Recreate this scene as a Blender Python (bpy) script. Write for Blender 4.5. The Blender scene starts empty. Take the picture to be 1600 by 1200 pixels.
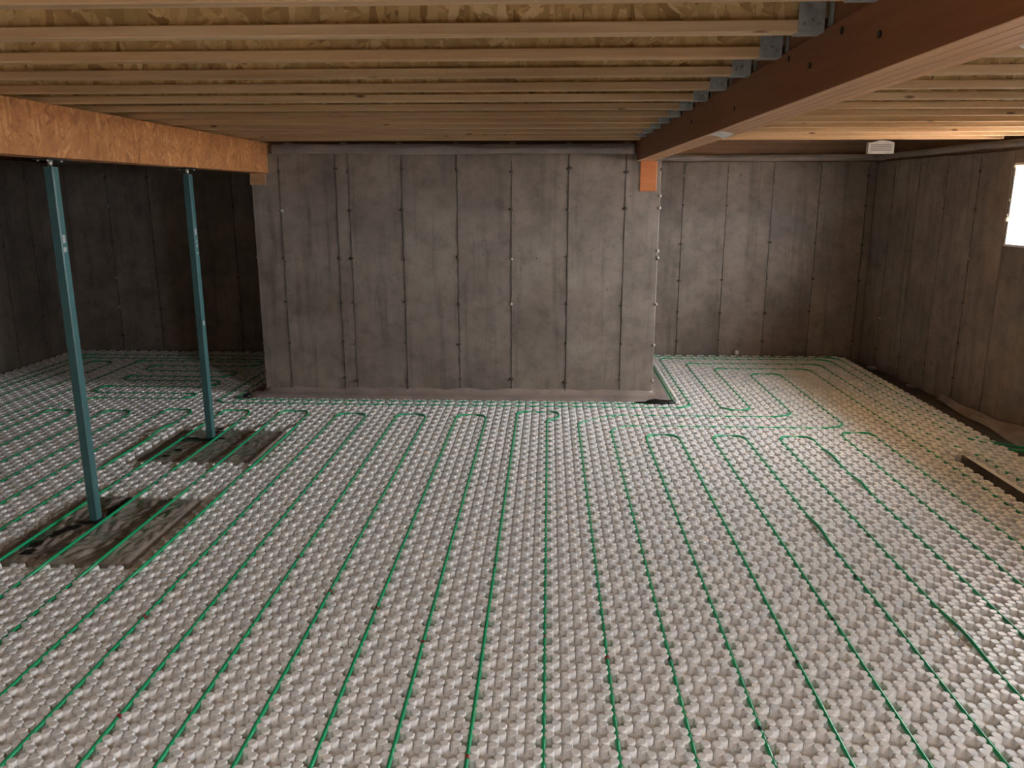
import bpy, bmesh, math, random
import numpy as np
from mathutils import Vector, Matrix, noise

random.seed(7)
scene = bpy.context.scene
COL = scene.collection

# ------------------------------------------------------------------ camera
H = 2.2
PITCH, YAW, FPX = math.radians(13.394), math.radians(-2.578), 1247.96
cam_d = bpy.data.cameras.new('camera')
cam_d.sensor_fit = 'HORIZONTAL'
cam_d.sensor_width = 36.0
cam_d.lens = FPX / 1600.0 * 36.0
cam_d.clip_start = 0.02
cam = bpy.data.objects.new('camera', cam_d)
COL.objects.link(cam)
cp, sp, cy, sy = math.cos(PITCH), math.sin(PITCH), math.cos(YAW), math.sin(YAW)
Fv = Vector((sy * cp, cy * cp, -sp))
Rv = Vector((cy, -sy, 0))
Uv = Rv.cross(Fv)
M = Matrix((Rv, Uv, -Fv)).transposed().to_4x4()
M.translation = Vector((0, 0, H))
cam.matrix_world = M
scene.camera = cam

# ------------------------------------------------------------------ sky, exposure
w = bpy.data.worlds.new('overcast_sky')
scene.world = w
w.use_nodes = True
bg = w.node_tree.nodes['Background']
bg.inputs['Color'].default_value = (0.93, 0.95, 1.0, 1)
bg.inputs['Strength'].default_value = 20.0
scene.view_settings.view_transform = 'Standard'
scene.view_settings.look = 'None'
scene.view_settings.gamma = 1
scene.view_settings.use_curve_mapping = False
scene.view_settings.exposure = 2.22
scene.cycles.max_bounces = 10
scene.cycles.diffuse_bounces = 7
scene.cycles.transparent_max_bounces = 12
scene.cycles.sample_clamp_indirect = 3.0
scene.cycles.caustics_reflective = False
scene.cycles.caustics_refractive = False


def portal(name, loc, rot, sx, sy_):
    ld = bpy.data.lights.new(name, 'AREA')
    ld.shape = 'RECTANGLE'
    ld.size, ld.size_y = sx, sy_
    ld.cycles.is_portal = True
    o = bpy.data.objects.new(name, ld)
    o.location = loc
    o.rotation_euler = rot
    COL.objects.link(o)
    return o


# ------------------------------------------------------------------ layout numbers (metres, foam surface is z = 0)
ZJ = 2.715            # underside of the joists
ZC = 2.955            # underside of the subfloor
ZW = 2.61             # top of the concrete walls
SLAB = -0.06
XL = -6.80            # left wall face
YB = 11.05            # back wall face
YR = -3.2             # rear wall face (behind the camera)
BX0, BX1, BY = -3.12, 1.145, 8.50      # projecting concrete block
RW0, RWS = 4.30, 0.065                 # right wall: x = RW0 + (YB - y) * RWS


def rwx(y):
    return RW0 + (YB - y) * RWS


WIN1 = (6.10, 8.20, 1.70, 2.49)        # window in the right wall: y0, y1, z0, z1
WIN_ADDED = (-1.70, 0.20, 1.70, 2.49)  # unseen opening, added for low raking light on the near floor
STAIR = (-0.60, 0.25, -3.1, -2.35)       # stair opening in the deck behind the camera: x0, x1, y0, y1
Q = 0.0754                             # half pitch of the nubs on the foam
X0, Y0 = 0.001, 0.0314


def gx(k):
    return X0 + Q * k


def gy(k):
    return Y0 + Q * k


# ------------------------------------------------------------------ material helpers
MATS = {}


def new_mat(name):
    m = bpy.data.materials.new(name)
    m.use_nodes = True
    nt = m.node_tree
    b = nt.nodes['Principled BSDF']
    MATS[name] = m
    return m, nt, b


def N(nt, typ, **kw):
    n = nt.nodes.new(typ)
    for k, v in kw.items():
        if k in n.inputs:
            n.inputs[k].default_value = v
        else:
            setattr(n, k, v)
    return n


def coords(nt, scale=(1, 1, 1), rot=(0, 0, 0), kind='Object', per_object=True):
    tc = nt.nodes.new('ShaderNodeTexCoord')
    mp = nt.nodes.new('ShaderNodeMapping')
    mp.inputs['Scale'].default_value = scale
    mp.inputs['Rotation'].default_value = rot
    nt.links.new(tc.outputs[kind], mp.inputs['Vector'])
    if per_object:
        oi = nt.nodes.new('ShaderNodeObjectInfo')
        mu = nt.nodes.new('ShaderNodeMath')
        mu.operation = 'MULTIPLY'
        mu.inputs[1].default_value = 37.0
        nt.links.new(oi.outputs['Random'], mu.inputs[0])
        cb = nt.nodes.new('ShaderNodeCombineXYZ')
        for i in range(3):
            nt.links.new(mu.outputs[0], cb.inputs[i])
        nt.links.new(cb.outputs[0], mp.inputs['Location'])
    return mp.outputs['Vector']


def ramp(nt, fac, stops, interp='LINEAR'):
    r = nt.nodes.new('ShaderNodeValToRGB')
    r.color_ramp.interpolation = interp
    e = r.color_ramp.elements
    while len(e) < len(stops):
        e.new(0.5)
    for i, (p, c) in enumerate(stops):
        e[i].position = p
        e[i].color = (c[0], c[1], c[2], 1)
    nt.links.new(fac, r.inputs['Fac'])
    return r.outputs['Color']


def mix(nt, a, b, fac, mode='MIX'):
    m = nt.nodes.new('ShaderNodeMix')
    m.data_type = 'RGBA'
    m.blend_type = mode
    for sock, v in ((m.inputs[6], a), (m.inputs[7], b)):
        if isinstance(v, tuple):
            sock.default_value = (v[0], v[1], v[2], 1)
        else:
            nt.links.new(v, sock)
    if isinstance(fac, float):
        m.inputs[0].default_value = fac
    else:
        nt.links.new(fac, m.inputs[0])
    return m.outputs[2]


def bump(nt, b, h, strength=0.3, dist=0.01):
    n = nt.nodes.new('ShaderNodeBump')
    n.inputs['Strength'].default_value = strength
    n.inputs['Distance'].default_value = dist
    nt.links.new(h, n.inputs['Height'])
    nt.links.new(n.outputs['Normal'], b.inputs['Normal'])


def noise_t(nt, vec, scale, detail=4, rough=0.55):
    n = N(nt, 'ShaderNodeTexNoise')
    n.inputs['Scale'].default_value = scale
    n.inputs['Detail'].default_value = detail
    n.inputs['Roughness'].default_value = rough
    nt.links.new(vec, n.inputs['Vector'])
    return n.outputs['Fac']


def mat_concrete(name, dark, light):
    m, nt, b = new_mat(name)
    v = coords(nt, per_object=True)
    vs = coords(nt, (5, 5, 0.35))
    n1 = noise_t(nt, v, 1.6, 6, 0.6)
    n2 = noise_t(nt, vs, 2.0, 4, 0.6)
    n3 = noise_t(nt, v, 28, 3, 0.6)
    c1 = ramp(nt, n1, [(0.3, dark), (0.7, light)])
    c2 = mix(nt, c1, tuple(x * 0.62 for x in dark), ramp(nt, n2, [(0.52, (0, 0, 0)), (0.78, (0.75,) * 3)]))
    # small air holes
    vo = N(nt, 'ShaderNodeTexVoronoi')
    vo.inputs['Scale'].default_value = 9
    nt.links.new(v, vo.inputs['Vector'])
    spots = ramp(nt, vo.outputs['Distance'], [(0.05, (1, 1, 1)), (0.11, (0, 0, 0))])
    c3 = mix(nt, c2, tuple(x * 0.4 for x in dark), mix(nt, (0, 0, 0), spots, ramp(nt, n1, [(0.45, (0, 0, 0)), (0.6, (0.8,) * 3)])))
    n4 = noise_t(nt, v, 7.0, 6, 0.7)
    c3 = mix(nt, c3, ramp(nt, n4, [(0.3, (0.74, 0.73, 0.71)), (0.5, (1, 1, 1)), (0.72, (1.15, 1.14, 1.12))]), 1.0, 'MULTIPLY')
    nt.links.new(c3, b.inputs['Base Color'])
    b.inputs['Roughness'].default_value = 0.85
    bump(nt, b, n3, 0.25, 0.006)
    return m


def mat_wood(name, dark, light, axis=0, knots=True, rough=0.65):
    m, nt, b = new_mat(name)
    sc = [22, 22, 22]
    sc[axis] = 0.9
    v = coords(nt, tuple(sc))
    n1 = noise_t(nt, v, 1.0, 6, 0.65)
    c = ramp(nt, n1, [(0.28, dark), (0.5, tuple((a + b_) / 2 for a, b_ in zip(dark, light))), (0.72, light)])
    # board to board difference
    oi = nt.nodes.new('ShaderNodeObjectInfo')
    tone = ramp(nt, oi.outputs['Random'], [(0, (0.86, 0.82, 0.78)), (0.5, (1, 1, 1)), (1, (1.0, 0.93, 0.86))])
    c = mix(nt, c, tone, 1.0, 'MULTIPLY')
    if knots:
        vo = N(nt, 'ShaderNodeTexVoronoi')
        sk = [9, 9, 9]
        sk[axis] = 2.6
        vk = coords(nt, tuple(sk))
        vo.inputs['Scale'].default_value = 1.0
        nt.links.new(vk, vo.inputs['Vector'])
        kn = ramp(nt, vo.outputs['Distance'], [(0.045, (0.9, 0.9, 0.9)), (0.10, (0, 0, 0))])
        c = mix(nt, c, (0.12, 0.055, 0.022), kn)
    nt.links.new(c, b.inputs['Base Color'])
    b.inputs['Roughness'].default_value = rough
    bump(nt, b, n1, 0.15, 0.003)
    return m


def mat_osb(name, cols, plane='XZ', scale=1.0):
    m, nt, b = new_mat(name)

    def layer(rot, sc):
        ax = {'XZ': (0, rot, 0), 'YZ': (rot, 0, 0), 'XY': (0, 0, rot)}[plane]
        tc = coords(nt, (1, 1, 1), ax)
        mp = nt.nodes.new('ShaderNodeMapping')
        mp.inputs['Scale'].default_value = {'XZ': (sc[0], 0.01, sc[1]), 'YZ': (0.01, sc[0], sc[1]), 'XY': (sc[0], sc[1], 0.01)}[plane]
        nt.links.new(tc, mp.inputs['Vector'])
        wn = N(nt, 'ShaderNodeTexNoise')
        wn.inputs['Scale'].default_value = 1.3
        nt.links.new(mp.outputs[0], wn.inputs['Vector'])
        ad = nt.nodes.new('ShaderNodeVectorMath')
        ad.operation = 'ADD'
        nt.links.new(mp.outputs[0], ad.inputs[0])
        nt.links.new(wn.outputs['Color'], ad.inputs[1])
        vo = N(nt, 'ShaderNodeTexVoronoi')
        vo.inputs['Scale'].default_value = scale
        nt.links.new(ad.outputs[0], vo.inputs['Vector'])
        sp_ = nt.nodes.new('ShaderNodeSeparateColor')
        nt.links.new(vo.outputs['Color'], sp_.inputs[0])
        return sp_.outputs[0], sp_.outputs[1]
    a1, a2 = layer(0.5, (9, 34))
    b1, b2 = layer(-0.6, (8, 30))
    c1, c2 = layer(1.6, (7, 28))
    st = [(0.0, cols[0]), (0.12, cols[1]), (0.5, cols[2]), (0.85, cols[3]), (1.0, cols[4])]
    ca, cb_, cc = ramp(nt, a1, st), ramp(nt, b1, st), ramp(nt, c1, st)
    k1 = ramp(nt, b2, [(0.45, (0, 0, 0)), (0.5, (1, 1, 1))])
    k2 = ramp(nt, c2, [(0.6, (0, 0, 0)), (0.65, (1, 1, 1))])
    c = mix(nt, mix(nt, ca, cb_, k1), cc, k2)
    v = coords(nt)
    nz = noise_t(nt, v, 3.0, 4)
    c = mix(nt, c, ramp(nt, nz, [(0.3, (0.72, 0.68, 0.62)), (0.7, (1.05, 1.02, 1.0))]), 1.0, 'MULTIPLY')
    nt.links.new(c, b.inputs['Base Color'])
    b.inputs['Roughness'].default_value = 0.62
    bump(nt, b, a1, 0.2, 0.002)
    return m


def mat_plain(name, col, rough=0.5, metal=0.0, var=0.12, nscale=14.0, bstr=0.0, spec=0.5, coat=0.0):
    m, nt, b = new_mat(name)
    v = coords(nt)
    n1 = noise_t(nt, v, nscale, 4)
    c = ramp(nt, n1, [(0.3, tuple(x * (1 - var) for x in col)), (0.7, tuple(min(1, x * (1 + var)) for x in col))])
    nt.links.new(c, b.inputs['Base Color'])
    b.inputs['Roughness'].default_value = rough
    b.inputs['Metallic'].default_value = metal
    b.inputs['Specular IOR Level'].default_value = spec
    b.inputs['Coat Weight'].default_value = coat
    if bstr:
        bump(nt, b, n1, bstr, 0.01)
    return m


def mat_film(name, col, rough, wr=0.5, wscale=9.0):
    """thin polythene sheet: glossy, wrinkled"""
    m, nt, b = new_mat(name)
    v = coords(nt, (1, 1, 1))
    n0 = N(nt, 'ShaderNodeTexNoise')
    n0.inputs['Scale'].default_value = wscale
    n0.inputs['Detail'].default_value = 3
    n0.inputs['Distortion'].default_value = 1.6
    nt.links.new(v, n0.inputs['Vector'])
    n1 = noise_t(nt, v, wscale * 0.4, 3)
    c = ramp(nt, n1, [(0.3, tuple(x * 0.75 for x in col)), (0.7, tuple(x * 1.2 for x in col))])
    nt.links.new(c, b.inputs['Base Color'])
    b.inputs['Roughness'].default_value = rough
    b.inputs['Specular IOR Level'].default_value = 0.6
    bump(nt, b, n0.outputs['Fac'], wr, 0.03)
    return m


mat_concrete('concrete', (0.168, 0.138, 0.116), (0.300, 0.254, 0.218))
mat_wood('flange_wood', (0.42, 0.265, 0.125), (0.68, 0.49, 0.29), 0)
mat_wood('sill_wood', (0.16, 0.085, 0.045), (0.30, 0.19, 0.11), 0, knots=False)
mat_wood('lvl_red', (0.175, 0.062, 0.026), (0.285, 0.118, 0.052), 1, knots=False, rough=0.5)
mat_wood('lvl_edge', (0.42, 0.21, 0.095), (0.60, 0.36, 0.19), 1, knots=False, rough=0.55)
mat_wood('lvl_block', (0.46, 0.145, 0.045), (0.62, 0.24, 0.085), 0, knots=False, rough=0.5)
mat_osb('osb_web', [(0.30, 0.17, 0.06), (0.47, 0.31, 0.12), (0.57, 0.40, 0.165), (0.66, 0.48, 0.22), (0.78, 0.62, 0.34)], 'XZ', 1.3)
mat_osb('osb_deck', [(0.30, 0.17, 0.06), (0.47, 0.31, 0.12), (0.57, 0.40, 0.165), (0.66, 0.48, 0.22), (0.78, 0.62, 0.34)], 'XY')
mat_osb('osb_beam', [(0.34, 0.135, 0.045), (0.44, 0.19, 0.065), (0.50, 0.225, 0.078), (0.56, 0.27, 0.10), (0.66, 0.38, 0.17)], 'YZ', 1.5)
mat_plain('foam', (0.79, 0.775, 0.765), 0.42, var=0.03, nscale=2.0, spec=0.5)
mat_plain('pipe_green', (0.012, 0.36, 0.145), 0.28, var=0.08, nscale=3.0, spec=0.5)
mat_plain('pipe_mark_red', (0.25, 0.02, 0.015), 0.4)
mat_plain('pipe_mark_black', (0.012, 0.03, 0.02), 0.5)
mat_plain('post_paint', (0.05, 0.135, 0.14), 0.38, var=0.1, nscale=5.0)
mat_plain('galvanised', (0.40, 0.43, 0.42), 0.4, metal=0.45, var=0.25, nscale=30.0)
mat_plain('dark_steel', (0.045, 0.045, 0.045), 0.5, metal=0.6)
mat_plain('bright_steel', (0.7, 0.7, 0.68), 0.3, metal=0.9)
mat_plain('white_paint', (0.72, 0.70, 0.67), 0.5)
mat_plain('vent_paint', (0.40, 0.36, 0.32), 0.5)
mat_plain('sticker_grey', (0.42, 0.42, 0.40), 0.4)
mat_plain('grey_louvre', (0.17, 0.155, 0.14), 0.6)
mat_plain('paper_white', (0.78, 0.76, 0.74), 0.7)
mat_plain('black_tape', (0.010, 0.010, 0.011), 0.35, bstr=0.5)
mat_plain('tie_steel', (0.085, 0.065, 0.05), 0.8, var=0.4)
mat_plain('mortar_lump', (0.40, 0.36, 0.32), 0.9, var=0.3)
mat_film('film_pad', (0.30, 0.255, 0.22), 0.16, 0.35, 8.0)
mat_film('film_kerb', (0.30, 0.245, 0.215), 0.45, 0.3, 6.0)
mat_film('film_wall', (0.30, 0.255, 0.235), 0.35, 0.35, 7.0)
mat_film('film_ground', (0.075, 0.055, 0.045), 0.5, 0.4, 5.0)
mat_plain('sand', (0.66, 0.56, 0.47), 0.95, var=0.25, nscale=2.5, bstr=0.6)
mat_plain('spray_foam', (0.85, 0.78, 0.62), 0.8, var=0.1, bstr=0.4)

# clear plastic pane
gm, gnt, gb = new_mat('pane_plastic')
tr = gnt.nodes.new('ShaderNodeBsdfTransparent')
tr.inputs['Color'].default_value = (0.93, 0.93, 0.92, 1)
gl = gnt.nodes.new('ShaderNodeBsdfGlossy')
gl.inputs['Roughness'].default_value = 0.12
ms = gnt.nodes.new('ShaderNodeMixShader')
ms.inputs[0].default_value = 0.06
gnt.links.new(tr.outputs[0], ms.inputs[1])
gnt.links.new(gl.outputs[0], ms.inputs[2])
gnt.links.new(ms.outputs[0], gnt.nodes['Material Output'].inputs['Surface'])


# ------------------------------------------------------------------ mesh helpers
class MB:
    """collects boxes, rings and grids for ONE mesh object"""

    def __init__(self):
        self.v, self.f, self.smooth = [], [], []

    def box(self, x0, x1, y0, y1, z0, z1, bev=0.0):
        if bev:
            b = min(bev, (x1 - x0) * .45, (y1 - y0) * .45, (z1 - z0) * .45)
            bm = bmesh.new()
            bmesh.ops.create_cube(bm, size=1)
            for vv in bm.verts:
                vv.co = Vector(((x0 + x1) / 2 + vv.co.x * (x1 - x0), (y0 + y1) / 2 + vv.co.y * (y1 - y0), (z0 + z1) / 2 + vv.co.z * (z1 - z0)))
            bmesh.ops.bevel(bm, geom=bm.edges[:], offset=b, segments=1, affect='EDGES')
            n = len(self.v)
            bm.verts.index_update()
            self.v += [tuple(vv.co) for vv in bm.verts]
            for f in bm.faces:
                self.f.append(tuple(n + vv.index for vv in f.verts))
                self.smooth.append(False)
            bm.free()
            return self
        n = len(self.v)
        self.v += [(x, y, z) for x in (x0, x1) for y in (y0, y1) for z in (z0, z1)]
        for a in ((0, 1, 3, 2), (4, 6, 7, 5), (0, 4, 5, 1), (2, 3, 7, 6), (0, 2, 6, 4), (1, 5, 7, 3)):
            self.f.append(tuple(n + i for i in a))
            self.smooth.append(False)
        return self

    def tube(self, pts, r, sides=8, cap=True):
        n0 = len(self.v)
        pts = [Vector(p) for p in pts]
        for i, p in enumerate(pts):
            t = (pts[min(i + 1, len(pts) - 1)] - pts[max(i - 1, 0)]).normalized()
            up = Vector((0, 0, 1)) if abs(t.z) < 0.9 else Vector((0, 1, 0))
            a = t.cross(up).normalized()
            b = a.cross(t)
            rr = r(i) if callable(r) else r
            for k in range(sides):
                th = 2 * math.pi * k / sides
                self.v.append(tuple(p + a * (math.cos(th) * rr) + b * (math.sin(th) * rr)))
        for i in range(len(pts) - 1):
            for k in range(sides):
                k2 = (k + 1) % sides
                self.f.append((n0 + i * sides + k, n0 + i * sides + k2, n0 + (i + 1) * sides + k2, n0 + (i + 1) * sides + k))
                self.smooth.append(True)
        if cap:
            self.f.append(tuple(n0 + k for k in range(sides)))
            self.f.append(tuple(n0 + (len(pts) - 1) * sides + k for k in reversed(range(sides))))
            self.smooth += [False, False]
        return self

    def grid(self, fn, nu, nv, smooth=True):
        n0 = len(self.v)
        for i in range(nu + 1):
            for j in range(nv + 1):
                self.v.append(tuple(fn(i / nu, j / nv)))
        for i in range(nu):
            for j in range(nv):
                a = n0 + i * (nv + 1) + j
                self.f.append((a, a + nv + 1, a + nv + 2, a + 1))
                self.smooth.append(smooth)
        return self

    def blob(self, c, r, seed=0, squash=1.0, seg=8, rings=6):
        n0 = len(self.v)
        for i in range(rings + 1):
            ph = math.pi * i / rings
            for k in range(seg):
                th = 2 * math.pi * k / seg
                d = Vector((math.sin(ph) * math.cos(th), math.sin(ph) * math.sin(th), math.cos(ph) * squash))
                s = 1 + 0.45 * noise.noise(d * 1.7 + Vector((seed * 3.1, seed, 0)))
                self.v.append((c[0] + d.x * r[0] * s, c[1] + d.y * r[1] * s, c[2] + d.z * r[2] * s))
        for i in range(rings):
            for k in range(seg):
                k2 = (k + 1) % seg
                self.f.append((n0 + i * seg + k, n0 + (i + 1) * seg + k, n0 + (i + 1) * seg + k2, n0 + i * seg + k2))
                self.smooth.append(True)
        return self

    def mesh(self, name):
        me = bpy.data.meshes.new(name)
        me.from_pydata(self.v, [], self.f)
        me.polygons.foreach_set('use_smooth', self.smooth)
        me.validate(clean_customdata=False)
        me.update()
        return me

    def build(self, name, mat, parent=None, loc=None, rz=0.0):
        me = self.mesh(name)
        me.materials.append(MATS[mat])
        return place(name, me, parent, loc, rz)


def place(name, me, parent=None, loc=None, rz=0.0):
    o = bpy.data.objects.new(name, me)
    COL.objects.link(o)
    if parent is not None:
        o.parent = parent
    if loc is not None:
        o.location = loc
    if rz:
        o.rotation_euler = (0, 0, rz)
    return o


def empty(name, loc=(0, 0, 0), rz=0.0):
    o = bpy.data.objects.new(name, None)
    o.empty_display_size = 0.1
    o.location = loc
    o.rotation_euler = (0, 0, rz)
    COL.objects.link(o)
    return o


def tag(o, label, cat, group=None):
    o['label'] = label
    o['category'] = cat
    if group:
        o['group'] = group
    return o


def struct(o):
    o['kind'] = 'structure'
    return o


def nz(x, y, z=0.0, s=1.0):
    return noise.noise(Vector((x * s, y * s, z * s)))


ORD = ['nearest', 'second', 'third', 'fourth', 'fifth', 'sixth', 'seventh', 'eighth', 'ninth', 'tenth', 'eleventh', 'twelfth', 'thirteenth', 'fourteenth']

# ================================================================== STRUCTURE
# ground under the foam: dark sheeting on the stone bed
struct(MB().box(XL - .3, rwx(YR) + .4, YR - .3, YB + .3, SLAB - .2, SLAB).build('floor_bed', 'film_ground'))

# ceiling deck of OSB
m = MB()
m.box(XL - .3, rwx(YR) + .4, STAIR[3], YB + .3, ZC, ZC + .1)
m.box(XL - .3, rwx(YR) + .4, YR - .3, STAIR[2], ZC, ZC + .1)
m.box(XL - .3, STAIR[0], STAIR[2], STAIR[3], ZC, ZC + .1)
m.box(STAIR[1], rwx(YR) + .4, STAIR[2], STAIR[3], ZC, ZC + .1)
struct(m.build('ceiling', 'osb_deck'))


def panels(wall, face, seams, z0, z1, ties, tie_side, gap=0.006, th=0.014):
    """form panels on a concrete wall; face(s, d) maps a run s and a proud distance d to (x, y)"""
    for i in range(len(seams) - 1):
        s0, s1 = seams[i] + gap / 2, seams[i + 1] - gap / 2
        tt = th + random.uniform(-.002, .002)
        m = MB()
        n = len(m.v)
        b = 0.004
        ring = []
        for (s, z, d) in ((s0, z0, 0), (s1, z0, 0), (s1, z1, 0), (s0, z1, 0), (s0, z0, tt - b), (s1, z0, tt - b), (s1, z1, tt - b), (s0, z1, tt - b),
                          (s0 + b, z0 + b, tt), (s1 - b, z0 + b, tt), (s1 - b, z1 - b, tt), (s0 + b, z1 - b, tt)):
            x, y = face(s, d)
            m.v.append((x, y, z))
        for r0 in (0, 4):
            for k in range(4):
                k2 = (k + 1) % 4
                m.f.append((r0 + k, r0 + k2, r0 + 4 + k2, r0 + 4 + k))
                m.smooth.append(False)
        m.f.append((8, 9, 10, 11))
        m.smooth.append(False)
        m.build('panel', 'concrete', wall)
    tm = None
    for s in seams[1:-1] if not tie_side else seams:
        for z in ties:
            if not (z0 < z < z1):
                continue
            zz = z + random.uniform(-.02, .02)
            ss = s + random.uniform(-.006, .006)
            if random.random() < 0.12:
                continue
            m = MB()
            x, y = face(0, 0.012)
            m.blob((0, 0, 0), (random.uniform(.014, .036), .016, random.uniform(.010, .022)), random.random() * 50, 1.0, 6, 4)
            o = m.build('form_tie', random.choice(['tie_steel'] * 6 + ['mortar_lump']), wall)
            x, y = face(ss, 0.012)
            o.location = (x, y, zz)
            x2, y2 = face(ss + 1, 0.012)
            o.rotation_euler = (0, 0, math.atan2(y2 - y, x2 - x))
        if tie_side != 'plain':
            # ragged seam fin standing in the joint
            m = MB()
            pts = []
            k = 0
            z = z0 + .02
            while z < z1:
                x, y = face(s + random.uniform(-.0025, .0025), 0.010 + random.uniform(0, .006))
                pts.append((x, y, z))
                z += random.uniform(.05, .11)
            m.tube(pts, lambda i: random.uniform(.003, .007), 4)
            m.build('seam', 'tie_steel', wall)


TIES = (0.217, 0.615, 1.06, 1.548, 2.043, 2.436)

# projecting block in the middle of the back wall
wc = struct(MB().box(BX0 + .014, BX1 - .014, BY + .014, YB + .25, SLAB - .1, ZW).build('wall_center', 'concrete'))
POCKET_L, POCKET_R = 2.29, 2.225
panels(wc, lambda s, d: (s, BY + .014 - d), [BX0, -2.821, -2.224, -2.089, -1.53, -.954, -.388, .201, .786, BX1], -.02, ZW, TIES, None)
panels(wc, lambda s, d: (BX1 - .014 + d, s), [BY + .014, 9.1, 9.7, 10.3, YB], -.02, ZW, TIES, 'plain')
panels(wc, lambda s, d: (BX0 + .014 - d, YB - (s - BY)), [BY, 9.1, 9.7, 10.3, YB - .014], -.02, ZW, TIES, 'plain')
# knocked-off arris lumps on the right front corner
for z in (2.06, 2.18, 1.55, 1.62, 1.06, 0.62, 0.23):
    m = MB().blob((0, 0, 0), (.02, .012, .018), z * 7, 1.0, 6, 4)
    o = m.build('form_tie', 'mortar_lump', wc, (BX1 - .004, BY + .004, z))

# back wall either side of it
wb = struct(MB().box(BX1, rwx(YB) + .3, YB + .014, YB + .3, SLAB - .1, ZW).build('wall_back_right', 'concrete'))
panels(wb, lambda s, d: (s, YB + .014 - d), [BX1, 1.79, 2.369, 2.968, 3.582, 4.2, rwx(YB)], -.05, ZW, TIES, None)
wl = struct(MB().box(XL - .25, BX0, YB + .014, YB + .3, SLAB - .1, ZW).build('wall_back_left', 'concrete'))
panels(wl, lambda s, d: (s, YB + .014 - d), [XL, -6.085, -5.50, -4.92, -4.337, -3.75, BX0], -.05, ZW, TIES, None)
# left wall
ws = struct(MB().box(XL - .25, XL - .014, YR - .25, YB + .25, SLAB - .1, ZW).build('wall_left', 'concrete'))
panels(ws, lambda s, d: (XL - .014 + d, s), [4.4 + .6 * i for i in range(11)] + [YB], -.05, ZW, TIES, None)

# right wall, set a little out of square, with a window opening
m = MB()
RT = 0.25


def rbox(y0, y1, z0, z1):
    n = len(m.v)
    for (y, d) in ((y0, 0), (y1, 0), (y1, RT), (y0, RT)):
        for z in (z0, z1):
            m.v.append((rwx(y) + .014 + d, y, z))
    for a in ((0, 2, 3, 1), (2, 4, 5, 3), (4, 6, 7, 5), (6, 0, 1, 7), (1, 3, 5, 7), (0, 6, 4, 2)):
        m.f.append(tuple(n + i for i in a))
        m.smooth.append(False)


zlo = SLAB - .1
rbox(YR - .3, WIN_ADDED[0], zlo, ZW)
rbox(WIN_ADDED[1], WIN1[0], zlo, ZW)
rbox(WIN1[1], YB + .3, zlo, ZW)
for wd in (WIN1, WIN_ADDED):
    rbox(wd[0], wd[1], zlo, wd[2])
    rbox(wd[0], wd[1], wd[3], ZW)
wr = struct(m.build('wall_right', 'concrete'))
panels(wr, lambda s, d: (rwx(s) + .014 - d, s), [WIN1[1] + .02, 8.75, 9.35, 9.95, 10.55, YB], -.05, ZW, TIES, None)

# rear wall behind the camera
struct(MB().box(XL - .25, rwx(YR) + .3, YR - .25, YR, zlo, ZW).build('wall_rear', 'concrete'))

# timber rim all round between wall top and deck
m = MB()
m.box(XL - .25, XL - .05, YR - .25, YB + .3, ZW, ZC)
m.box(XL - .25, rwx(YB) + .3, YB + .12, YB + .3, ZW, ZC)
m.box(XL - .25, rwx(YR) + .3, YR - .25, YR - .05, ZW, ZC)
n = len(m.v)
for (y, d) in ((YR - .3, .08), (YB + .3, .08), (YB + .3, .25), (YR - .3, .25)):
    for z in (ZW, ZC):
        m.v.append((rwx(y) + d, y, z))
for a in ((0, 2, 3, 1), (2, 4, 5, 3), (4, 6, 7, 5), (6, 0, 1, 7), (1, 3, 5, 7), (0, 6, 4, 2)):
    m.f.append(tuple(n + i for i in a))
    m.smooth.append(False)
struct(m.build('trim_1', 'sill_wood'))

# sill plates on the wall tops
sp_c = struct(MB().box(BX0 + .02, BX1 - .02, BY + .03, BY + .17, ZW, ZW + .075).build('trim_2', 'sill_wood'))
for i in range(7):
    x = -2.75 + i * .585
    if x < .8:
        MB().box(x, x + .06, BY + .02, BY + .17, ZW + .075, ZJ, .003).build('bearing_block', 'flange_wood', sp_c)
MB().box(BX0 + .1, BX1 - .1, BY + .30, BY + .34, ZW, ZC).build('rim_board', 'sill_wood', sp_c)
struct(MB().box(BX1 + .02, rwx(YB) - .02, YB + .03, YB + .17, ZW, ZJ - .02).build('trim_3', 'sill_wood'))
struct(MB().box(XL + .02, BX0 - .02, YB + .03, YB + .17, ZW, ZJ - .02).build('trim_4', 'sill_wood'))
m = MB()
for (y, d) in ((YR, .03), (YB, .03), (YB, .2), (YR, .2)):
    for z in (ZW, ZJ - .005):
        m.v.append((rwx(y) + d, y, z))
for a in ((0, 2, 3, 1), (2, 4, 5, 3), (4, 6, 7, 5), (6, 0, 1, 7), (1, 3, 5, 7), (0, 6, 4, 2)):
    m.f.append(a)
    m.smooth.append(False)
struct(m.build('trim_5', 'sill_wood'))

# soil outside the right wall
m = MB()


def bank(u, v):
    y = -14 + 46 * v
    d = u ** 1.5 * 26
    z = 1.40 + .05 * nz(d, y, 0, 1.3) + .15 * nz(d, y, 3, .35)
    return (rwx(max(min(y, 12), -6)) + RT + .02 + d, y, z)


m.grid(bank, 36, 46)
struct(m.build('ground', 'sand'))

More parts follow.
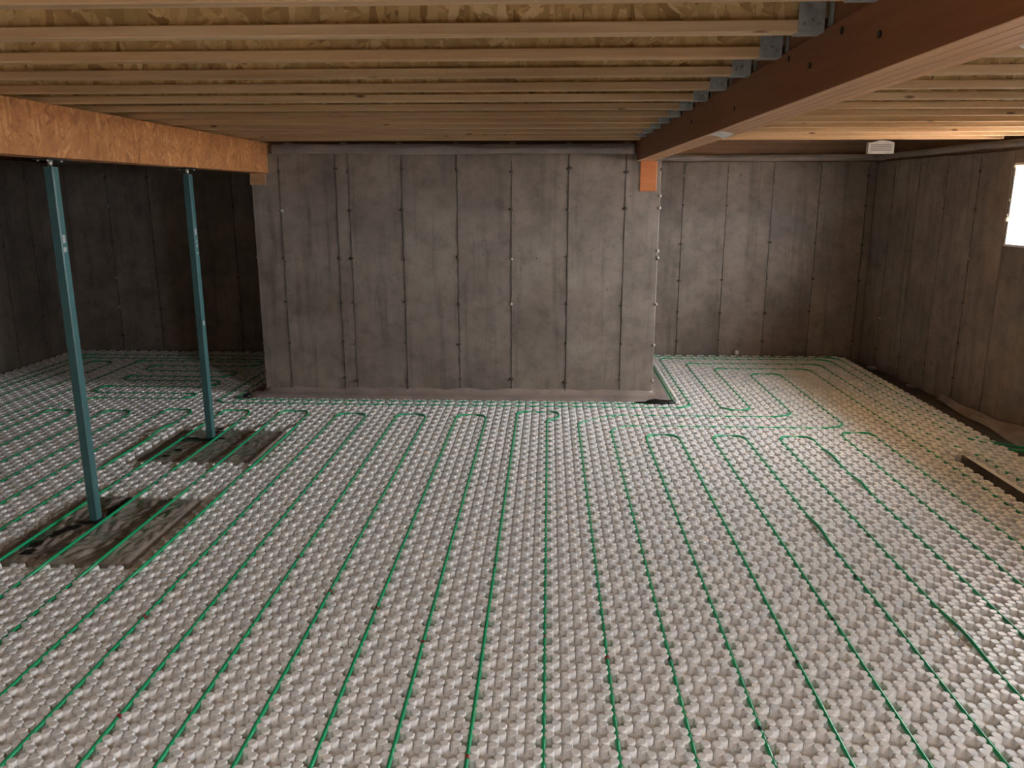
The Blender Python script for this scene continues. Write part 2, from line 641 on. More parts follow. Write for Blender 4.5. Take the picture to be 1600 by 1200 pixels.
def window(name, wd):
    y0, y1, z0, z1 = wd
    ang = math.atan2(-RWS, 1)
    e = struct(empty(name, (rwx(y0) + .014, y0, z0), 0))
    L, Hh = y1 - y0, z1 - z0

    def P(y, z, d):
        return (rwx(y0 + y) - rwx(y0) + d, y, z)

    def bar(a0, a1, b0, b1, d0, d1, nm, mt):
        mm = MB()
        for (y, d) in ((a0, d0), (a1, d0), (a1, d1), (a0, d1)):
            for z in (b0, b1):
                mm.v.append(P(y, z, d))
        for a in ((0, 2, 3, 1), (2, 4, 5, 3), (4, 6, 7, 5), (6, 0, 1, 7), (1, 3, 5, 7), (0, 6, 4, 2)):
            mm.f.append(a)
            mm.smooth.append(False)
        return mm.build(nm, mt, e)
    t = .022
    bar(0, L, 0, t, -.012, RT, 'frame_sill', 'white_paint')
    bar(0, L, Hh - t, Hh, -.006, RT, 'frame_head', 'white_paint')
    bar(0, t, t, Hh - t, -.006, RT, 'frame_jamb', 'white_paint')
    bar(L - t, L, t, Hh - t, -.006, RT, 'frame_jamb', 'white_paint')
    bar(L / 2 - .02, L / 2 + .02, t, Hh - t, RT - .07, RT - .03, 'mullion', 'white_paint')
    bar(t, L / 2 - .02, t, Hh - t, RT - .052, RT - .048, 'pane', 'pane_plastic')
    bar(L / 2 + .02, L - t, t, Hh - t, RT - .052, RT - .048, 'pane', 'pane_plastic')
    for k, (y, z, r) in enumerate(((L + .008, .26, .022), (L + .005, .44, .013), (L + .006, .30, .014), (L, .76, .016), (.02, .3, .02), (.0, .5, .015))):
        MB().blob(P(y, z, -.006), (r * .6, r, r * 1.3), k * 5, 1, 7, 5).build('foam_lump', 'spray_foam', e)
    portal('daylight_' + name, (rwx((y0 + y1) / 2) + .014 + RT + .01, (y0 + y1) / 2, (z0 + z1) / 2), (0, math.radians(90), math.atan(RWS) * -1 + 0.0), Hh, L)
    return e


window('window_1', WIN1)
window('added_window', WIN_ADDED)  # out of view, added only to light the foreground
portal('daylight_stair', ((STAIR[0] + STAIR[1]) / 2, (STAIR[2] + STAIR[3]) / 2, ZC + .11), (0, 0, 0), STAIR[1] - STAIR[0], STAIR[3] - STAIR[2])
# ================================================================== FOAM FLOOR WITH NUBS
FX1 = gx(54) - .0                      # right edge of the foam
TR_X0, TR_X1, TR_Y1 = gx(45.9), gx(47.5), gy(89)   # narrow gap between two boards
m = MB()
ft = -.055
m.box(XL + .05, BX0 - .20, BY - .13, YB - .06, ft, 0)
m.box(BX1 + .20, FX1, BY - .13, YB - .06, ft, 0)
m.box(XL + .05, FX1, TR_Y1 + .02, BY - .13, ft, 0)
m.box(XL + .05, TR_X0, YR + .1, TR_Y1 + .02, ft, 0)
m.box(TR_X1, FX1, YR + .1, TR_Y1 - .01, ft, 0)
floor = struct(m.build('floor', 'foam'))

PADS = [(-3.43, -2.49, 4.30, 5.42), (-3.50, -2.41, 6.16, 7.16)]


def nub_here(x, y):
    r = .045
    if x < XL + .09 or x > FX1 - r or y > YB - .1:
        return False
    if BX0 - .22 - r < x < BX1 + .22 + r and y > BY - .155 - r * .4:
        return False
    if y < TR_Y1 + r and TR_X0 - r < x < TR_X1 + r:
        return False
    for a in PADS:
        if a[0] - r * .3 < x < a[1] + r * .3 and a[2] - r * .3 < y < a[3] + r * .3:
            return False
    return abs(x + .045 * y) < .70 * y + 1.1


def cosd(a):
    return math.cos(math.radians(a))


def sind(a):
    return math.sin(math.radians(a))


# one nub: four lobes round a cross-shaped groove
def nub_arrays():
    RP, CP, HN = .0226, .0236, .035       # four round pegs leave a cross-shaped channel between them
    n = 8
    V, Fq = [], []
    for (a, b) in ((1, 1), (-1, 1), (-1, -1), (1, -1)):
        b0 = len(V)
        for (r, z) in ((RP * 1.06, 0.0), (RP, HN - .0065), (RP * .80, HN)):
            for k in range(n):
                th = 2 * math.pi * (k + .5) / n
                V.append((a * CP + r * math.cos(th), b * CP + r * math.sin(th), z))
        for r in range(2):
            for k in range(n):
                k2 = (k + 1) % n
                Fq.append((b0 + r * n + k, b0 + r * n + k2, b0 + (r + 1) * n + k2, b0 + (r + 1) * n + k))
        t = b0 + 2 * n
        Fq += [(t, t + 1, t + 2, t + 3), (t, t + 3, t + 4, t + 7), (t + 4, t + 5, t + 6, t + 7)]
    b0 = len(V)
    V += [(-.018, -.018, .011), (.018, -.018, .011), (.018, .018, .011), (-.018, .018, .011)]
    Fq.append((b0, b0 + 1, b0 + 2, b0 + 3))
    return np.array(V, dtype=np.float32), np.array(Fq, dtype=np.int32)


NV, NQ = nub_arrays()
FLAT = [k % 19 < 16 and k < 76 for k in range(len(NQ))]      # lobe tops stay flat
nub_me = bpy.data.meshes.new('nub')
nub_me.from_pydata([tuple(map(float, v)) for v in NV], [], [tuple(map(int, f)) for f in NQ])
nub_me.polygons.foreach_set('use_smooth', FLAT)
nub_me.materials.append(MATS['foam'])

spots = []
for ky in range(18, 147):
    for kx in range(-92, 56):
        if (kx + ky) % 2 == 0:
            x, y = gx(kx), gy(ky)
            if nub_here(x, y):
                spots.append((x, y))


def in_view(x, y):
    d = Vector((x, y, -H))
    zc = d.dot(Fv)
    if zc < .1:
        return False
    u, v = 800 + FPX * d.dot(Rv) / zc, 600 - FPX * d.dot(Uv) / zc
    return 0 < u < 1600 and v < 1195


near = sorted([s for s in spots if in_view(*s)], key=lambda s: (s[0] ** 2 + s[1] ** 2))[:300]
near_set = set(near)
for (x, y) in near:
    place('nub', nub_me, floor, (x, y, 0))
rest = np.array([s for s in spots if s not in near_set], dtype=np.float32)
n = len(rest)
vv = np.repeat(NV[None], n, 0)
vv[:, :, 0] += rest[:, 0:1]
vv[:, :, 1] += rest[:, 1:2]
off = (np.arange(n, dtype=np.int32) * len(NV))
fq = (NQ[None] + off[:, None, None]).reshape(-1)
loops = fq
nq = len(fq) // 4
starts = np.arange(nq, dtype=np.int32) * 4
me = bpy.data.meshes.new('nub_field')
me.vertices.add(n * len(NV))
me.vertices.foreach_set('co', vv.reshape(-1))
me.loops.add(len(loops))
me.loops.foreach_set('vertex_index', loops.astype(np.int32))
me.polygons.add(nq)
me.polygons.foreach_set('loop_start', starts.astype(np.int32))
me.polygons.foreach_set('use_smooth', np.tile(np.array(FLAT, dtype=bool), n))
me.update(calc_edges=True)
me.materials.append(MATS['foam'])
nf = place('nub_field', me, floor)
nf['kind'] = 'stuff'

# ================================================================== HEATING PIPES
PR = 0.0100
PZ = 0.0212


def ny(k):
    """rows read off at 3 inch steps, snapped to the channels between the nubs"""
    return round(k * 1.0106 - .416)


def pad_lift(x, y):
    best = 0
    for a in PADS:
        dx = max(a[0] - x, 0, x - a[1])
        dy = max(a[2] - y, 0, y - a[3])
        d = math.hypot(dx, dy)
        best = max(best, 1 - min(1, d / .22))
    t = best * best * (3 - 2 * best)
    return t


BUMPS = [(32, 6.54, .30), (31.6, 5.9, .25), (24, 5.0, .32), (28, 3.72, .34), (-48, 7.0, .3)]


def pipe_path(way, rad=1.7):
    """way: list of (kx, ky, fillet) in lattice steps -> smooth list of points"""
    P = [Vector((gx(a[0]), gy(a[1]), 0)) for a in way]
    R = [(a[2] if len(a) > 2 else rad) * Q for a in way]
    out = [P[0]]
    for i in range(1, len(P) - 1):
        a, b, c = P[i - 1], P[i], P[i + 1]
        d1, d2 = (a - b), (c - b)
        r = min(R[i], d1.length * .5, d2.length * .5)
        p1, p2 = b + d1.normalized() * r, b + d2.normalized() * r
        bend = 1 - max(0, d1.normalized().dot(-d2.normalized()))
        for k in range(9):
            t = k / 8
            q_ = p1 * (1 - t) ** 2 + b * (2 * t * (1 - t)) + p2 * t * t
            # pipes ride up over the nubs where they bend
            q_.z = .019 * math.sin(math.pi * (.12 + .76 * t)) * min(1, bend * 1.6)
            out.append(q_)
    out.append(P[-1])
    # resample
    res = [out[0]]
    for i in range(1, len(out)):
        L = (out[i] - out[i - 1]).length
        if L < 1e-5:
            continue
        k = max(1, int(L / .045))
        for j in range(1, k + 1):
            res.append(out[i - 1].lerp(out[i], j / k))
    fin = []
    for i, p in enumerate(res):
        t = pad_lift(p.x, p.y)
        q0, q1 = res[max(0, i - 1)], res[min(len(res) - 1, i + 1)]
        cross = abs(q1.x - q0.x) / ((q1 - q0).length + 1e-9)
        z0 = PZ + p.z + .0006 * cross
        z = z0 + t * (.058 - z0)
        x = p.x + (.04 * t if abs(p.x + 2.95) < .7 else 0)
        for (bk, by, bl) in BUMPS:
            d = math.hypot(p.x - gx(bk), p.y - by)
            if abs(p.x - gx(bk)) < .05 and d < bl:
                z += .022 * math.cos(d / bl * math.pi / 2) ** 2
        fin.append((x + .0012 * nz(p.x, p.y, 5, 2), p.y, z))
    return fin


def pipe(way, label, marks=(), rad=1.7):
    pts = pipe_path(way, rad)
    o = MB().tube(pts, PR, 8).build('heating_pipe', 'pipe_green')
    tag(o, label, 'pipe', 'underfloor heating pipes')
    for (kx, y, mt) in marks:
        best = min(range(1, len(pts) - 1), key=lambda i: abs(pts[i][0] - gx(kx)) * 3 + abs(pts[i][1] - y))
        a, b = Vector(pts[best]), Vector(pts[best + 1])
        d = (b - a).normalized()
        mm = MB().tube([a - d * .011, a + d * .011], PR + .0012, 8)
        mm.build('pipe_mark', mt, o)
    return o


def serp(pairs, tops, bottom, rb=1.7):
    """up and down runs: pairs of columns joined at the top, neighbours joined at the bottom"""
    way = []
    for i, ((a, b), t) in enumerate(zip(pairs, tops)):
        t = ny(t)
        way += [(a, bottom), (a, t, 2.0), (b, t, 2.0), (b, bottom)]
    # fillet the bottoms too
    return [(w_[0], w_[1], w_[2] if len(w_) > 2 else rb) for w_ in way]


RED, BLK = 'pipe_mark_red', 'pipe_mark_black'
pipe(serp([(-36, -32), (-28, -24), (-20, -16), (-12, -8)], [102.4, 101.6, 101.4, 101.8], 22) + [(-4, 22), (-4, ny(103), 2), (1.6, ny(103), 2.2), (1.6, ny(100.5), 1.2), (0, ny(99), 1.2), (0, 22)],
     'green heating pipe looping up and down the floor before the concrete block',
     [(-28, 3.73, RED), (-24, 2.90, RED), (-20, 4.46, RED), (-16, 4.02, RED), (-12, 3.87, RED), (-8, 3.555, RED), (-4, 2.73, RED), (-4, 4.37, BLK), (0, 3.61, RED)])
pipe([(4, 22), (4, ny(98), 1.5), (8.5, ny(102), 3.5), (33, ny(102), 3.2), (33, ny(128.5), 2.2), (38, ny(128.5), 2.2), (38, ny(97.5), 3.0), (10, ny(97.5), 2.0), (8, ny(95), 1.5), (8, 22)],
     'green heating pipe whose double run bends right along the floor into the right-hand recess', [(4, 3.47, RED), (8, 3.45, BLK)])
pipe(serp([(12, 16), (20, 24), (28, 32), (36, 40)], [93.5, 93.5, 93.5, 95.5], 22),
     'green heating pipe with four hairpin loops on the brightly lit right part of the floor',
     [(12, 5.07, BLK), (12, 2.95, BLK), (16, 3.45, BLK), (20, 3.83, BLK), (24, 4.35, BLK), (28, 4.93, BLK)])
pipe([(49, 22), (49, ny(87), 1.5), (47, ny(94), 3), (47, ny(136), 3.0), (24, ny(136), 2.0), (24, ny(105.5), 2.2), (28, ny(105.5), 2.2), (28, ny(132), 2.2), (44, ny(132), 3.0), (44, 22)],
     'green heating pipe with a hairpin in the right recess, returning beside the dark floor gap', [(44, 7.25, BLK)])
pipe([(58, ny(90)), (53.5, ny(90), 3), (52, ny(96), 3), (52, ny(142), 3.5), (18, ny(142), 2.0), (18, ny(108), 1.4), (-45, ny(108), 1.4), (-45, ny(139), 2), (-85, ny(139), 3), (-85, 60)],
     'outermost green heating pipe, hugging the concrete block and running along the right wall')
pipe([(58, ny(88.6)), (55, ny(88.6), 2), (50.5, ny(94), 3), (50, ny(100), 2), (50, ny(140), 3.5), (20, ny(140), 2.0), (20, ny(106), 2.2), (-47, ny(106), 1.6), (-47, ny(136), 2), (-83, ny(136), 3), (-83, 60)],
     'green heating pipe one row out from the concrete block, second from the right wall')
pipe([(58, ny(86.5)), (54.5, ny(86.5), 2), (52.6, ny(84), 2), (52.6, 22)],
     'short green heating pipe coming off the dark bundle by the right wall')
pipe([(-72, 60), (-72, ny(134), 2.5), (-49.5, ny(134), 2), (-49.5, ny(130), 2), (-67.5, ny(130), 2), (-67.5, ny(126.5), 2), (-51, ny(126.5), 2), (-51, ny(122.5), 2), (-67.5, ny(122.5), 2), (-67.5, ny(118.7), 2),
      (-51, ny(118.7), 2), (-51, ny(115), 2), (-68, ny(115), 2), (-68, ny(111), 2), (-51.5, ny(111), 2), (-51.5, ny(108), 2), (-66, ny(108), 3), (-70, ny(102), 3), (-70, 60)],
     'green heating pipe snaking crosswise over the shaded floor of the left-hand recess')
pipe(serp([(-80, -76)], [133], 50), 'green heating pipe with one long hairpin near the left wall')
pipe(serp([(-68, -64), (-60, -56), (-52, -48), (-44, -40)], [101, 101.8, 102.6, 102.6], 22),
     'green heating pipe with hairpin loops running under and around the steel posts on the left')

# ================================================================== BEAMS
# red-brown LVL beam on the right
BRX0, BRX1, BRZ = .89, 1.06, 2.525
e = tag(empty('lvl_beam', (BRX0, YR, BRZ)), 'long red-brown laminated beam with pale underside at the upper right', 'beam')
L = BY + .16 - YR
plies = 4
pw = (BRX1 - BRX0) / plies
for i in range(plies):
    # laminated plies side by side, bottom edges paler with floor bounce put into their colour
    me_ = MB().box(i * pw + .0006, (i + 1) * pw - .0006, 0, L, 0, ZJ + .006 - BRZ, .002).mesh('ply')
    me_.materials.append(MATS['lvl_red'])
    me_.materials.append(MATS['lvl_edge'])
    for p in me_.polygons:
        if p.normal.z < -.5:
            p.material_index = 1
    place('ply', me_, e)
MB().box(.014, BRX1 - BRX0 - .014, 0, L, ZJ + .010 - BRZ, ZC - BRZ).build('top_ply', 'lvl_red', e)
for (y, z) in ((2.665, 2.685), (2.363, 2.62), (3.227, 2.69), (2.962, 2.627), (4.1, 2.60), (5.3, 2.64)):
    mm = MB().tube([(-.004, y - YR, z - BRZ), (.01, y - YR, z - BRZ)], .011, 8)
    mm.build('bolt_head', 'dark_steel', e)
o = tag(MB().box(.93, 1.10, BY - .006, BY + .15, 2.225, BRZ, .004).build('bearing_post', 'lvl_block'),
        'short orange laminated post under the end of the red-brown beam', 'post')

# OSB faced beam on the left, carried by the steel posts
e = tag(empty('osb_beam', (-3.11, YR, 2.41)), 'orange strand-faced timber beam over the two steel posts', 'beam')
MB().box(.0, .088, 0, BY + .16 - YR, 0, ZJ - 2.41, .003).build('ply', 'osb_beam', e)
MB().box(.0895, .18, 0, BY + .16 - YR, 0, ZJ - 2.41, .003).build('ply', 'osb_beam', e)
e = tag(empty('bearing_post', (-3.11, BY - .006, 2.29)), 'small stacked timber block under the end of the strand-faced beam', 'post')
for i in range(3):
    MB().box(-.02, .15, 0, .15, i * .04, i * .04 + .039, .002).build('shim_board', 'lvl_edge', e)

# ================================================================== I-JOISTS
JS = [2.388 + .488 * i for i in range(13)]


def joist_mesh(x0, x1, w_, z0, z1, mat, bev=.003):
    me_ = MB().box(x0, x1, -w_ / 2, w_ / 2, z0, z1, bev).mesh('part')
    me_.materials.append(MATS[mat])
    return me_


def joist_set(x0, x1, side, label_tail):
    bf = joist_mesh(x0, x1, .064, ZJ, ZJ + .038, 'flange_wood')
    tf = joist_mesh(x0, x1, .064, ZC - .038, ZC - .001, 'flange_wood')
    wb_ = joist_mesh(x0, x1, .011, ZJ + .0385, ZC - .0385, 'osb_web', 0)
    for i, y in enumerate(JS):
        if BY - .02 < y:
            pass
        e_ = tag(empty('i_joist', (0, y, 0), random.uniform(-.0008, .0008)), ORD[i].capitalize() + ' pale wood I-joist with strand-board web ' + label_tail, 'joist', 'I-joists ' + side)
        if i:
            e_['label'] = ORD[i] + ' pale wood I-joist with strand-board web from the camera, ' + label_tail
        else:
            e_['label'] = 'nearest pale wood I-joist with strand-board web, ' + label_tail
        for nm, me_ in (('bottom_flange', bf), ('top_flange', tf), ('web', wb_)):
            o_ = place(nm, me_, e_)


joist_set(XL - .02, BRX0 - .001, 'left of the red-brown beam', 'left of the red-brown beam')
joist_set(BRX1 + .001, 4.36, 'right of the red-brown beam', 'right of the red-brown beam')

# joist hangers on the left face of the red-brown beam
hb = MB()
W2 = .034
t = .0022
hx0, hx1 = -.085, -.0005
hb.box(hx0, hx1, -W2, W2, -t - .0006, -.0006)                    # seat
hb.box(hx0, hx1, -W2 - t, -W2, -t - .0006, .15)              # side plates
hb.box(hx0, hx1, W2, W2 + t, -t - .0006, .15)
hb.box(.0005 - t + .012, .0125, -W2 - .05, -W2 - t, .012, .19)     # face flanges
hb.box(.0005 - t + .012, .0125, W2 + t, W2 + .05, .012, .19)
hb_me = hb.mesh('bracket')
hb_me.materials.append(MATS['galvanised'])
nail = MB().tube([(0, 0, 0), (0, -.004, 0)], .0055, 6).mesh('nail')
nail.materials.append(MATS['bright_steel'])
stf = MB().box(-.05, .010, -.030, -.0065, .042, .20).mesh('stiffener')
stf.materials.append(MATS['sill_wood'])
for i, y in enumerate(JS):
    if y > 8.2:
        continue
    e = tag(empty('joist_hanger', (BRX0, y, ZJ)), ('nearest' if i == 0 else ORD[i]) + ' galvanised steel joist hanger on the red-brown beam' + ('' if i == 0 else ' from the camera'), 'bracket', 'joist hangers along the red-brown beam')
    place('bracket', hb_me, e)
    for (x, z) in ((-.065, .022), (-.04, .034), (-.018, .022), (-.05, .075), (-.02, .09)):
        place('nail', nail, e, (x, -W2 - t, z))
    place('web_stiffener', stf, e)

# ================================================================== STEEL POSTS
POSTS = [(-3.055, 4.94, 'nearer blue-green square steel post on the wrinkled plastic pad', ((.012, 1.90, .05), (.012, 1.845, .03))),
         (-3.035, 6.80, 'farther blue-green square steel post standing next to the concrete block', ((.012, 1.86, .05), (.012, 1.80, .012), (.012, 1.76, .014), (.012, 1.70, .012), (.014, 1.08, .04)))]
for (x, y, lab, st) in POSTS:
    e = tag(empty('steel_post', (x, y, -.04)), lab, 'post', 'steel posts under the strand-faced beam')
    s = .031
    c = .007
    m = MB()
    prof = [(s - c, -s), (s, -s + c), (s, s - c), (s - c, s), (-s + c, s), (-s, s - c), (-s, -s + c), (-s + c, -s)]
    for z in (0, 2.36 + .04):
        for (a, b) in prof:
            m.v.append((a, b, z))
    for k in range(8):
        k2 = (k + 1) % 8
        m.f.append((k, k2, 8 + k2, 8 + k))
        m.smooth.append(False)
    m.f += [tuple(range(8, 16)), tuple(reversed(range(8)))]
    m.smooth += [False, False]
    m.build('shaft', 'post_paint', e)
    z1 = 2.40
    MB().tube([(0, 0, z1 - .002), (0, 0, z1 + .04)], .013, 10).build('jack_screw', 'bright_steel', e)
    MB().box(-.05, .05, -.09, .09, z1 + .040, z1 + .0495).build('head_plate', 'dark_steel', e)
    for (a, b) in ((-.03, -.07), (.03, -.07), (-.03, .07), (.03, .07)):
        MB().tube([(a, b, z1 + .040), (a, b, z1 + .030)], .007, 6).build('bolt', 'bright_steel', e)
    MB().box(-.06, .06, -.06, .06, 0, .008).build('base_plate', 'dark_steel', e)
    for (d, z, hh) in st:
        MB().box(s - .0002, s + .0008, -.022, .006, z + .04, z + .04 + hh).build('sticker', 'sticker_grey', e)

# ================================================================== PLASTIC PADS AT THE POSTS
for i, (a, lab) in enumerate(zip(PADS, ('shiny wrinkled grey plastic pad round the foot of the nearer steel post', 'grey plastic pad round the foot of the farther steel post'))):
    x0, x1, y0, y1 = a
    m = MB()

    def f(u, v, x0=x0, x1=x1, y0=y0, y1=y1, i=i):
        x = x0 + (x1 - x0) * u + .012 * nz(v * 7, i, u * 3)
        y = y0 + (y1 - y0) * v + .014 * nz(u * 8, i + 5, v * 3)
        ed = min(u, 1 - u, v, 1 - v)
        k = min(1, ed / .07)
        amp = 1.0 if i == 0 else .55
        left = 1.0 + 1.2 * max(0, .45 - u) / .45 if i == 0 else 1.0
        r = abs(nz(u * 4.2 + 3 * i, v * 4.6, 1.3)) * .026 + abs(nz(u * 13 + v * 6, v * 7 - u * 9, 7 + i)) * .022 + abs(nz(u * 22 - v * 13, v * 18, 17 + i)) * .010
        z = -.012 + .040 * (k * k * (3 - 2 * k)) ** .6 + r * amp * left * k - .006 * k
        z = min(z, .052)
        return (x, y, z)
    m.grid(f, 90, 100)
    o = tag(m.build('plastic_pad', 'film_pad'), lab, 'pad', 'plastic pads at the posts')
    # torn black tape round the post foot
    px, py = POSTS[i][0], POSTS[i][1]
    bits = ([(0, -.05, .10, .035), (-.08, -.14, .055, .045), (-.13, -.24, .045, .07), (-.17, -.40, .06, .05), (-.14, -.52, .05, .04), (.03, .18, .04, .09), (.05, .32, .035, .08)] if i == 0 else
            [(0, -.05, .10, .035), (-.16, -.03, .07, .035), (.10, -.02, .05, .03), (-.24, -.09, .045, .04), (-.03, .28, .04, .03), (-.14, -.36, .04, .04), (-.18, -.52, .05, .03)])
    for k, (dx, dy, rx, ry) in enumerate(bits):
        m = MB()

        def g(u, v, dx=dx, dy=dy, rx=rx, ry=ry, k=k):
            th = u * 2 * math.pi
            rr = v * (1 + .55 * nz(math.cos(th) * 1.6, math.sin(th) * 1.6, k * 3.3 + i))
            return (dx + rx * rr * math.cos(th), dy + ry * rr * math.sin(th), .049 + .010 * nz(rr * 3 + k, th, 2) * (1 - v) + .004 * (1 - v))
        m.grid(g, 14, 4)
        m.build('tape_patch', 'black_tape', o, (px, py, 0))

# ================================================================== SHEETING OVER THE FOOTING OF THE BLOCK
prof = [(0.0, .115), (.015, .075), (.06, .066), (.12, .062), (.165, .052), (.185, .025), (.195, -.05)]
path = [(BX0, YB - .02), (BX0, BY), (BX1, BY), (BX1, YB - .02)]
outd = [(-1, 0), (-1, -1), (1, -1), (1, 0)]
m = MB()
seg = [(0, 1, 26), (1, 2, 60), (2, 3, 26)]
rows = []
for (a, b, nn) in seg:
    for k in range(nn + (1 if b == 3 else 0)):
        t_ = k / nn
        rows.append((path[a][0] * (1 - t_) + path[b][0] * t_, path[a][1] * (1 - t_) + path[b][1] * t_, outd[a][0] * (1 - t_) + outd[b][0] * t_, outd[a][1] * (1 - t_) + outd[b][1] * t_, a, t_))
for (x, y, ox, oy, a, t_) in rows:
    # straight offsets along each side, mitred at the corners
    if a == 0:
        ox, oy = -1, (-1 if t_ > .999 else 0)
        if t_ > 0.9:
            oy = -(t_ - .9) / .1
    elif a == 1:
        oy = -1
        ox = -1 + t_ / .03 if t_ < .03 else (1 - (1 - t_) / .03 if t_ > .97 else 0)
    else:
        ox = 1
        oy = -(1 - t_ / .1) if t_ < .1 else 0
    for j, (d, z) in enumerate(prof):
        wv = .010 * nz(x * 1.7, y * 1.7, j * .4, 2.2) + .006 * nz(x, y, j, 7)
        dd = d + .010 * nz(x, y, 3, 4) * (1 if j > 2 else 0)
        m.v.append((x + ox * dd, y + oy * dd, max(z + (wv if 0 < j < 6 else (wv * 2.2 if j == 0 else 0)), -.055)))
k = len(prof)
for i in range(len(rows) - 1):
    for j in range(k - 1):
        m.f.append((i * k + j, i * k + j + 1, (i + 1) * k + j + 1, (i + 1) * k + j))
        m.smooth.append(True)
tag(m.build('footing_sheet', 'film_kerb'), 'brownish grey plastic sheet over the footing along the concrete block', 'plastic sheet')

o = tag(MB().blob((1.20, BY - .235, .045), (.15, .045, .040), 3, .8, 14, 8).blob((1.02, BY - .225, .035), (.09, .03, .020), 9, .8, 10, 6).build('tape_wad', 'black_tape'),
        'crumpled black tape at the right front corner of the concrete block', 'tape')
tag(MB().blob((-3.27, BY - .17, .05), (.05, .05, .035), 5, .9, 10, 6).build('tape_wad', 'black_tape'),
    'small black tape lump at the left front corner of the concrete block', 'tape')


# ================================================================== POLYTHENE STRIPS ALONG THE WALL TOPS
def strip(p0, p1, outw, label, seed, zt=None, zb=None):
    (xa, ya), (xb, yb) = p0, p1
    zt = zt or (ZW + .085, ZW + .085)
    zb = zb or (ZW - .012, ZW - .012)
    L_ = math.hypot(xb - xa, yb - ya)
    m_ = MB()

    def f_(u, v):
        s_ = u * L_
        lo = zb[0] * (1 - u) + zb[1] * u + .016 * nz(s_, seed, 0, .9) + .008 * nz(s_, seed, 2, 3.1)
        hi = zt[0] * (1 - u) + zt[1] * u + .008 * nz(s_, seed, 4, 1.3)
        z = hi * (1 - v) + lo * v
        out = .010 + .030 * math.sin(math.pi * min(1, v * 1.05)) * (.7 + .5 * nz(s_, seed, 7, 1.1)) + .010 * nz(s_ * 1.6, v * 4, seed, 2.2) + .006
        out = max(out, .004)
        return (xa + (xb - xa) * u + outw[0] * out, ya + (yb - ya) * u + outw[1] * out, z)
    m_.grid(f_, max(20, int(L_ / .05)), 8)
    return tag(m_.build('plastic_strip', 'film_wall'), label, 'plastic strip', 'plastic strips along the wall tops')


strip((BX0 + .25, BY), (.86, BY), (0, -1), 'grey plastic strip along the top of the middle concrete block', 1)
strip((BX1, BY + .02), (BX1, YB), (1, 0), 'grey plastic strip on the top right side of the concrete block', 2)
strip((BX1, YB), (rwx(YB), YB), (0, -1), 'grey plastic strip on top of the recessed wall at right', 3, (ZW + .09, ZW + .09), (ZW + .01, ZW + .01))
strip((XL, YB), (BX0, YB), (0, -1), 'grey plastic strip on top of the dark recessed wall at left', 4)
strip((rwx(YB), YB), (rwx(4.0), 4.0), (-1, 0), 'grey plastic strip along the top of the right wall above the window', 5, (ZJ - .01, ZJ + .0), (ZW + .02, ZW + .06))

# ================================================================== SMALL THINGS
# louvred white box hanging under the joists near the right rear corner
e = tag(empty('vent_box', (3.52, 9.0, 2.615)), 'white louvred vent box under the joists near the right rear corner', 'vent')
m = MB()
fw, fh = .135, .115
arch = [(-fw, 0), (fw, 0), (fw, fh), (.09, fh + .012), (.03, fh + .022), (-.03, fh + .018), (-.09, fh), (-fw, fh)]
for y in (0, .06):
    for (a, b) in arch:
        m.v.append((a, y, b))
na = len(arch)
for k in range(na):
    k2 = (k + 1) % na
    m.f.append((k, k2, na + k2, na + k))
    m.smooth.append(False)
m.f += [tuple(reversed(range(na))), tuple(range(na, 2 * na))]
m.smooth += [False, False]
m.build('housing', 'vent_paint', e)
for k in range(4):
    MB().box(-fw + .025, fw - .025, -.006, .001, .030 + k * .019, .030 + k * .019 + .009).build('louvre', 'grey_louvre', e)
MB().box(-.012, .012, .02, .04, fh, ZJ - 2.615).build('hanger_strap', 'grey_louvre', e)

# paper tag stapled to the beam's underside
e = tag(empty('paper_tag', (.93, 4.60, BRZ - .001)), 'small white paper tag stuck under the red-brown beam', 'tag')
m = MB()
m.grid(lambda u, v: (-.045 + .09 * u, -.13 + .26 * v, -.002 - .03 * (u - .3) ** 2 - .008 * v * u), 6, 6)
m.build('paper', 'paper_white', e)
MB().box(-.004, .004, -.02, .02, -.006, -.0005).build('staple', 'bright_steel', e)

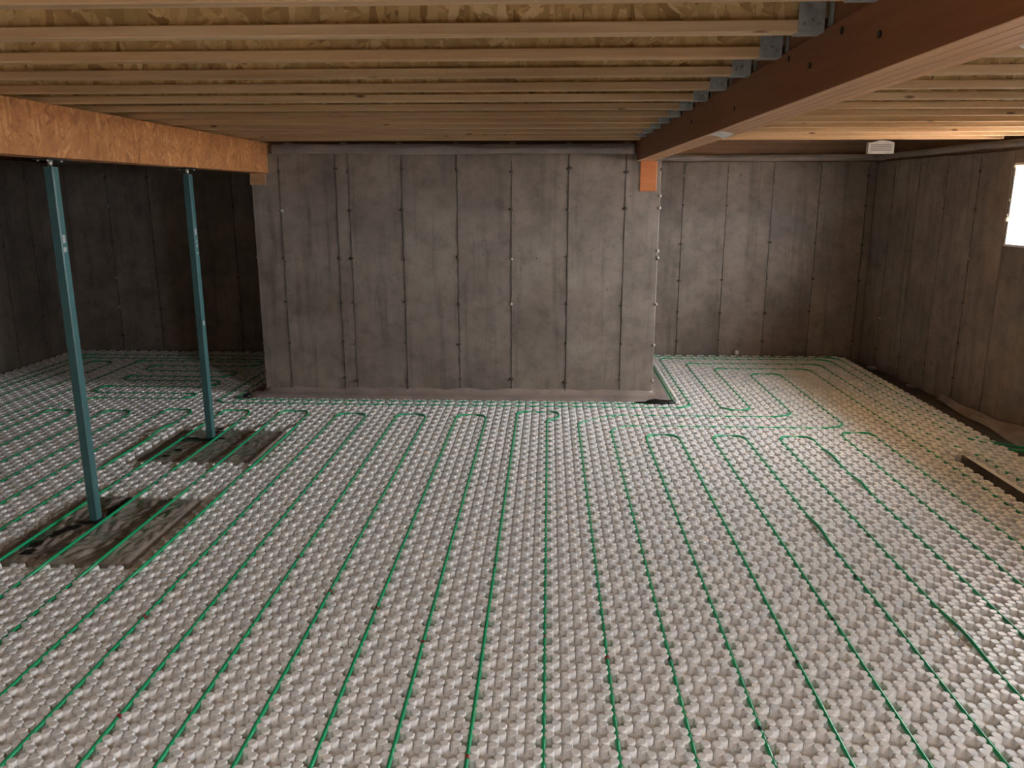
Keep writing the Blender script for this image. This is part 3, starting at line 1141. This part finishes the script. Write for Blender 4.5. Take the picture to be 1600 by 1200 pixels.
# white cable end hanging below the joists at the right edge
e = tag(empty('white_cable', (1.60, 3.0, ZJ)), 'white cable end hanging from the joists at the upper right edge', 'cable')
pts = [(-.03, .0, .06), (-.025, 0, .02), (-.012, 0, -.005), (.015, 0, -.022), (.05, .0, -.03), (.12, 0, -.02), (.2, 0, .02), (.25, 0, .06)]
MB().tube(pts, .009, 8).build('sheath', 'white_paint', e)
MB().tube([(.25, 0, .06), (.28, 0, .09)], .004, 6).build('wire', 'bright_steel', e)

# dark strip in the narrow gap between boards, its colour standing in for shade
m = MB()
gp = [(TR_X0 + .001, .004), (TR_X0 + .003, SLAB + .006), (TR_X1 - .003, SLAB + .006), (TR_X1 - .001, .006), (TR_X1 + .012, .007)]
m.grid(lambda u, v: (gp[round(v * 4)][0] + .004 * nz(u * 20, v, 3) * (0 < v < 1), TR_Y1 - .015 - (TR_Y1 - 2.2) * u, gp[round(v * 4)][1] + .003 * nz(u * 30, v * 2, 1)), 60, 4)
tag(m.build('gap_shade', 'film_ground'), 'dark strip painted as shade in the narrow gap in the foam floor at right', 'plastic sheet')

# loose plastic along the foot of the right wall
m = MB()


def lf(u, v):
    y = 6.6 + 2.3 * u
    w_ = .05 + .20 * (1 - u)
    x = rwx(y) - .02 - w_ * v + .02 * nz(y, v, 1, 4)
    z = SLAB + .012 + (.15 * (1 - v) + .03 * math.sin(v * 5 + y * 6)) * (.6 + .5 * nz(y, v, 2, 3)) * (1 - .5 * u)
    return (x, y, max(z, SLAB + .004))


m.grid(lf, 40, 10)
tag(m.build('loose_sheet', 'film_wall'), 'loose crumpled plastic sheet at the foot of the right wall', 'plastic sheet')
for k, (x, y, r) in enumerate(((4.22, 10.35, .06), (4.28, 9.35, .05), (2.62, YB - .045, .03))):
    m = MB().blob((x, y, .0 if k < 2 else .06), (r, r * 1.4, r * .5 if k < 2 else r * 1.6), 20 + k, .7, 9, 6)
    tag(m.build('scrap', 'film_wall' if k < 2 else 'foam'), ('crumpled grey scrap in the corner where the right wall meets the rear wall', 'crumpled grey scrap lying halfway along the right wall', 'tiny pale scrap standing against the recessed rear wall at right')[k], 'scrap', 'scraps along the walls')
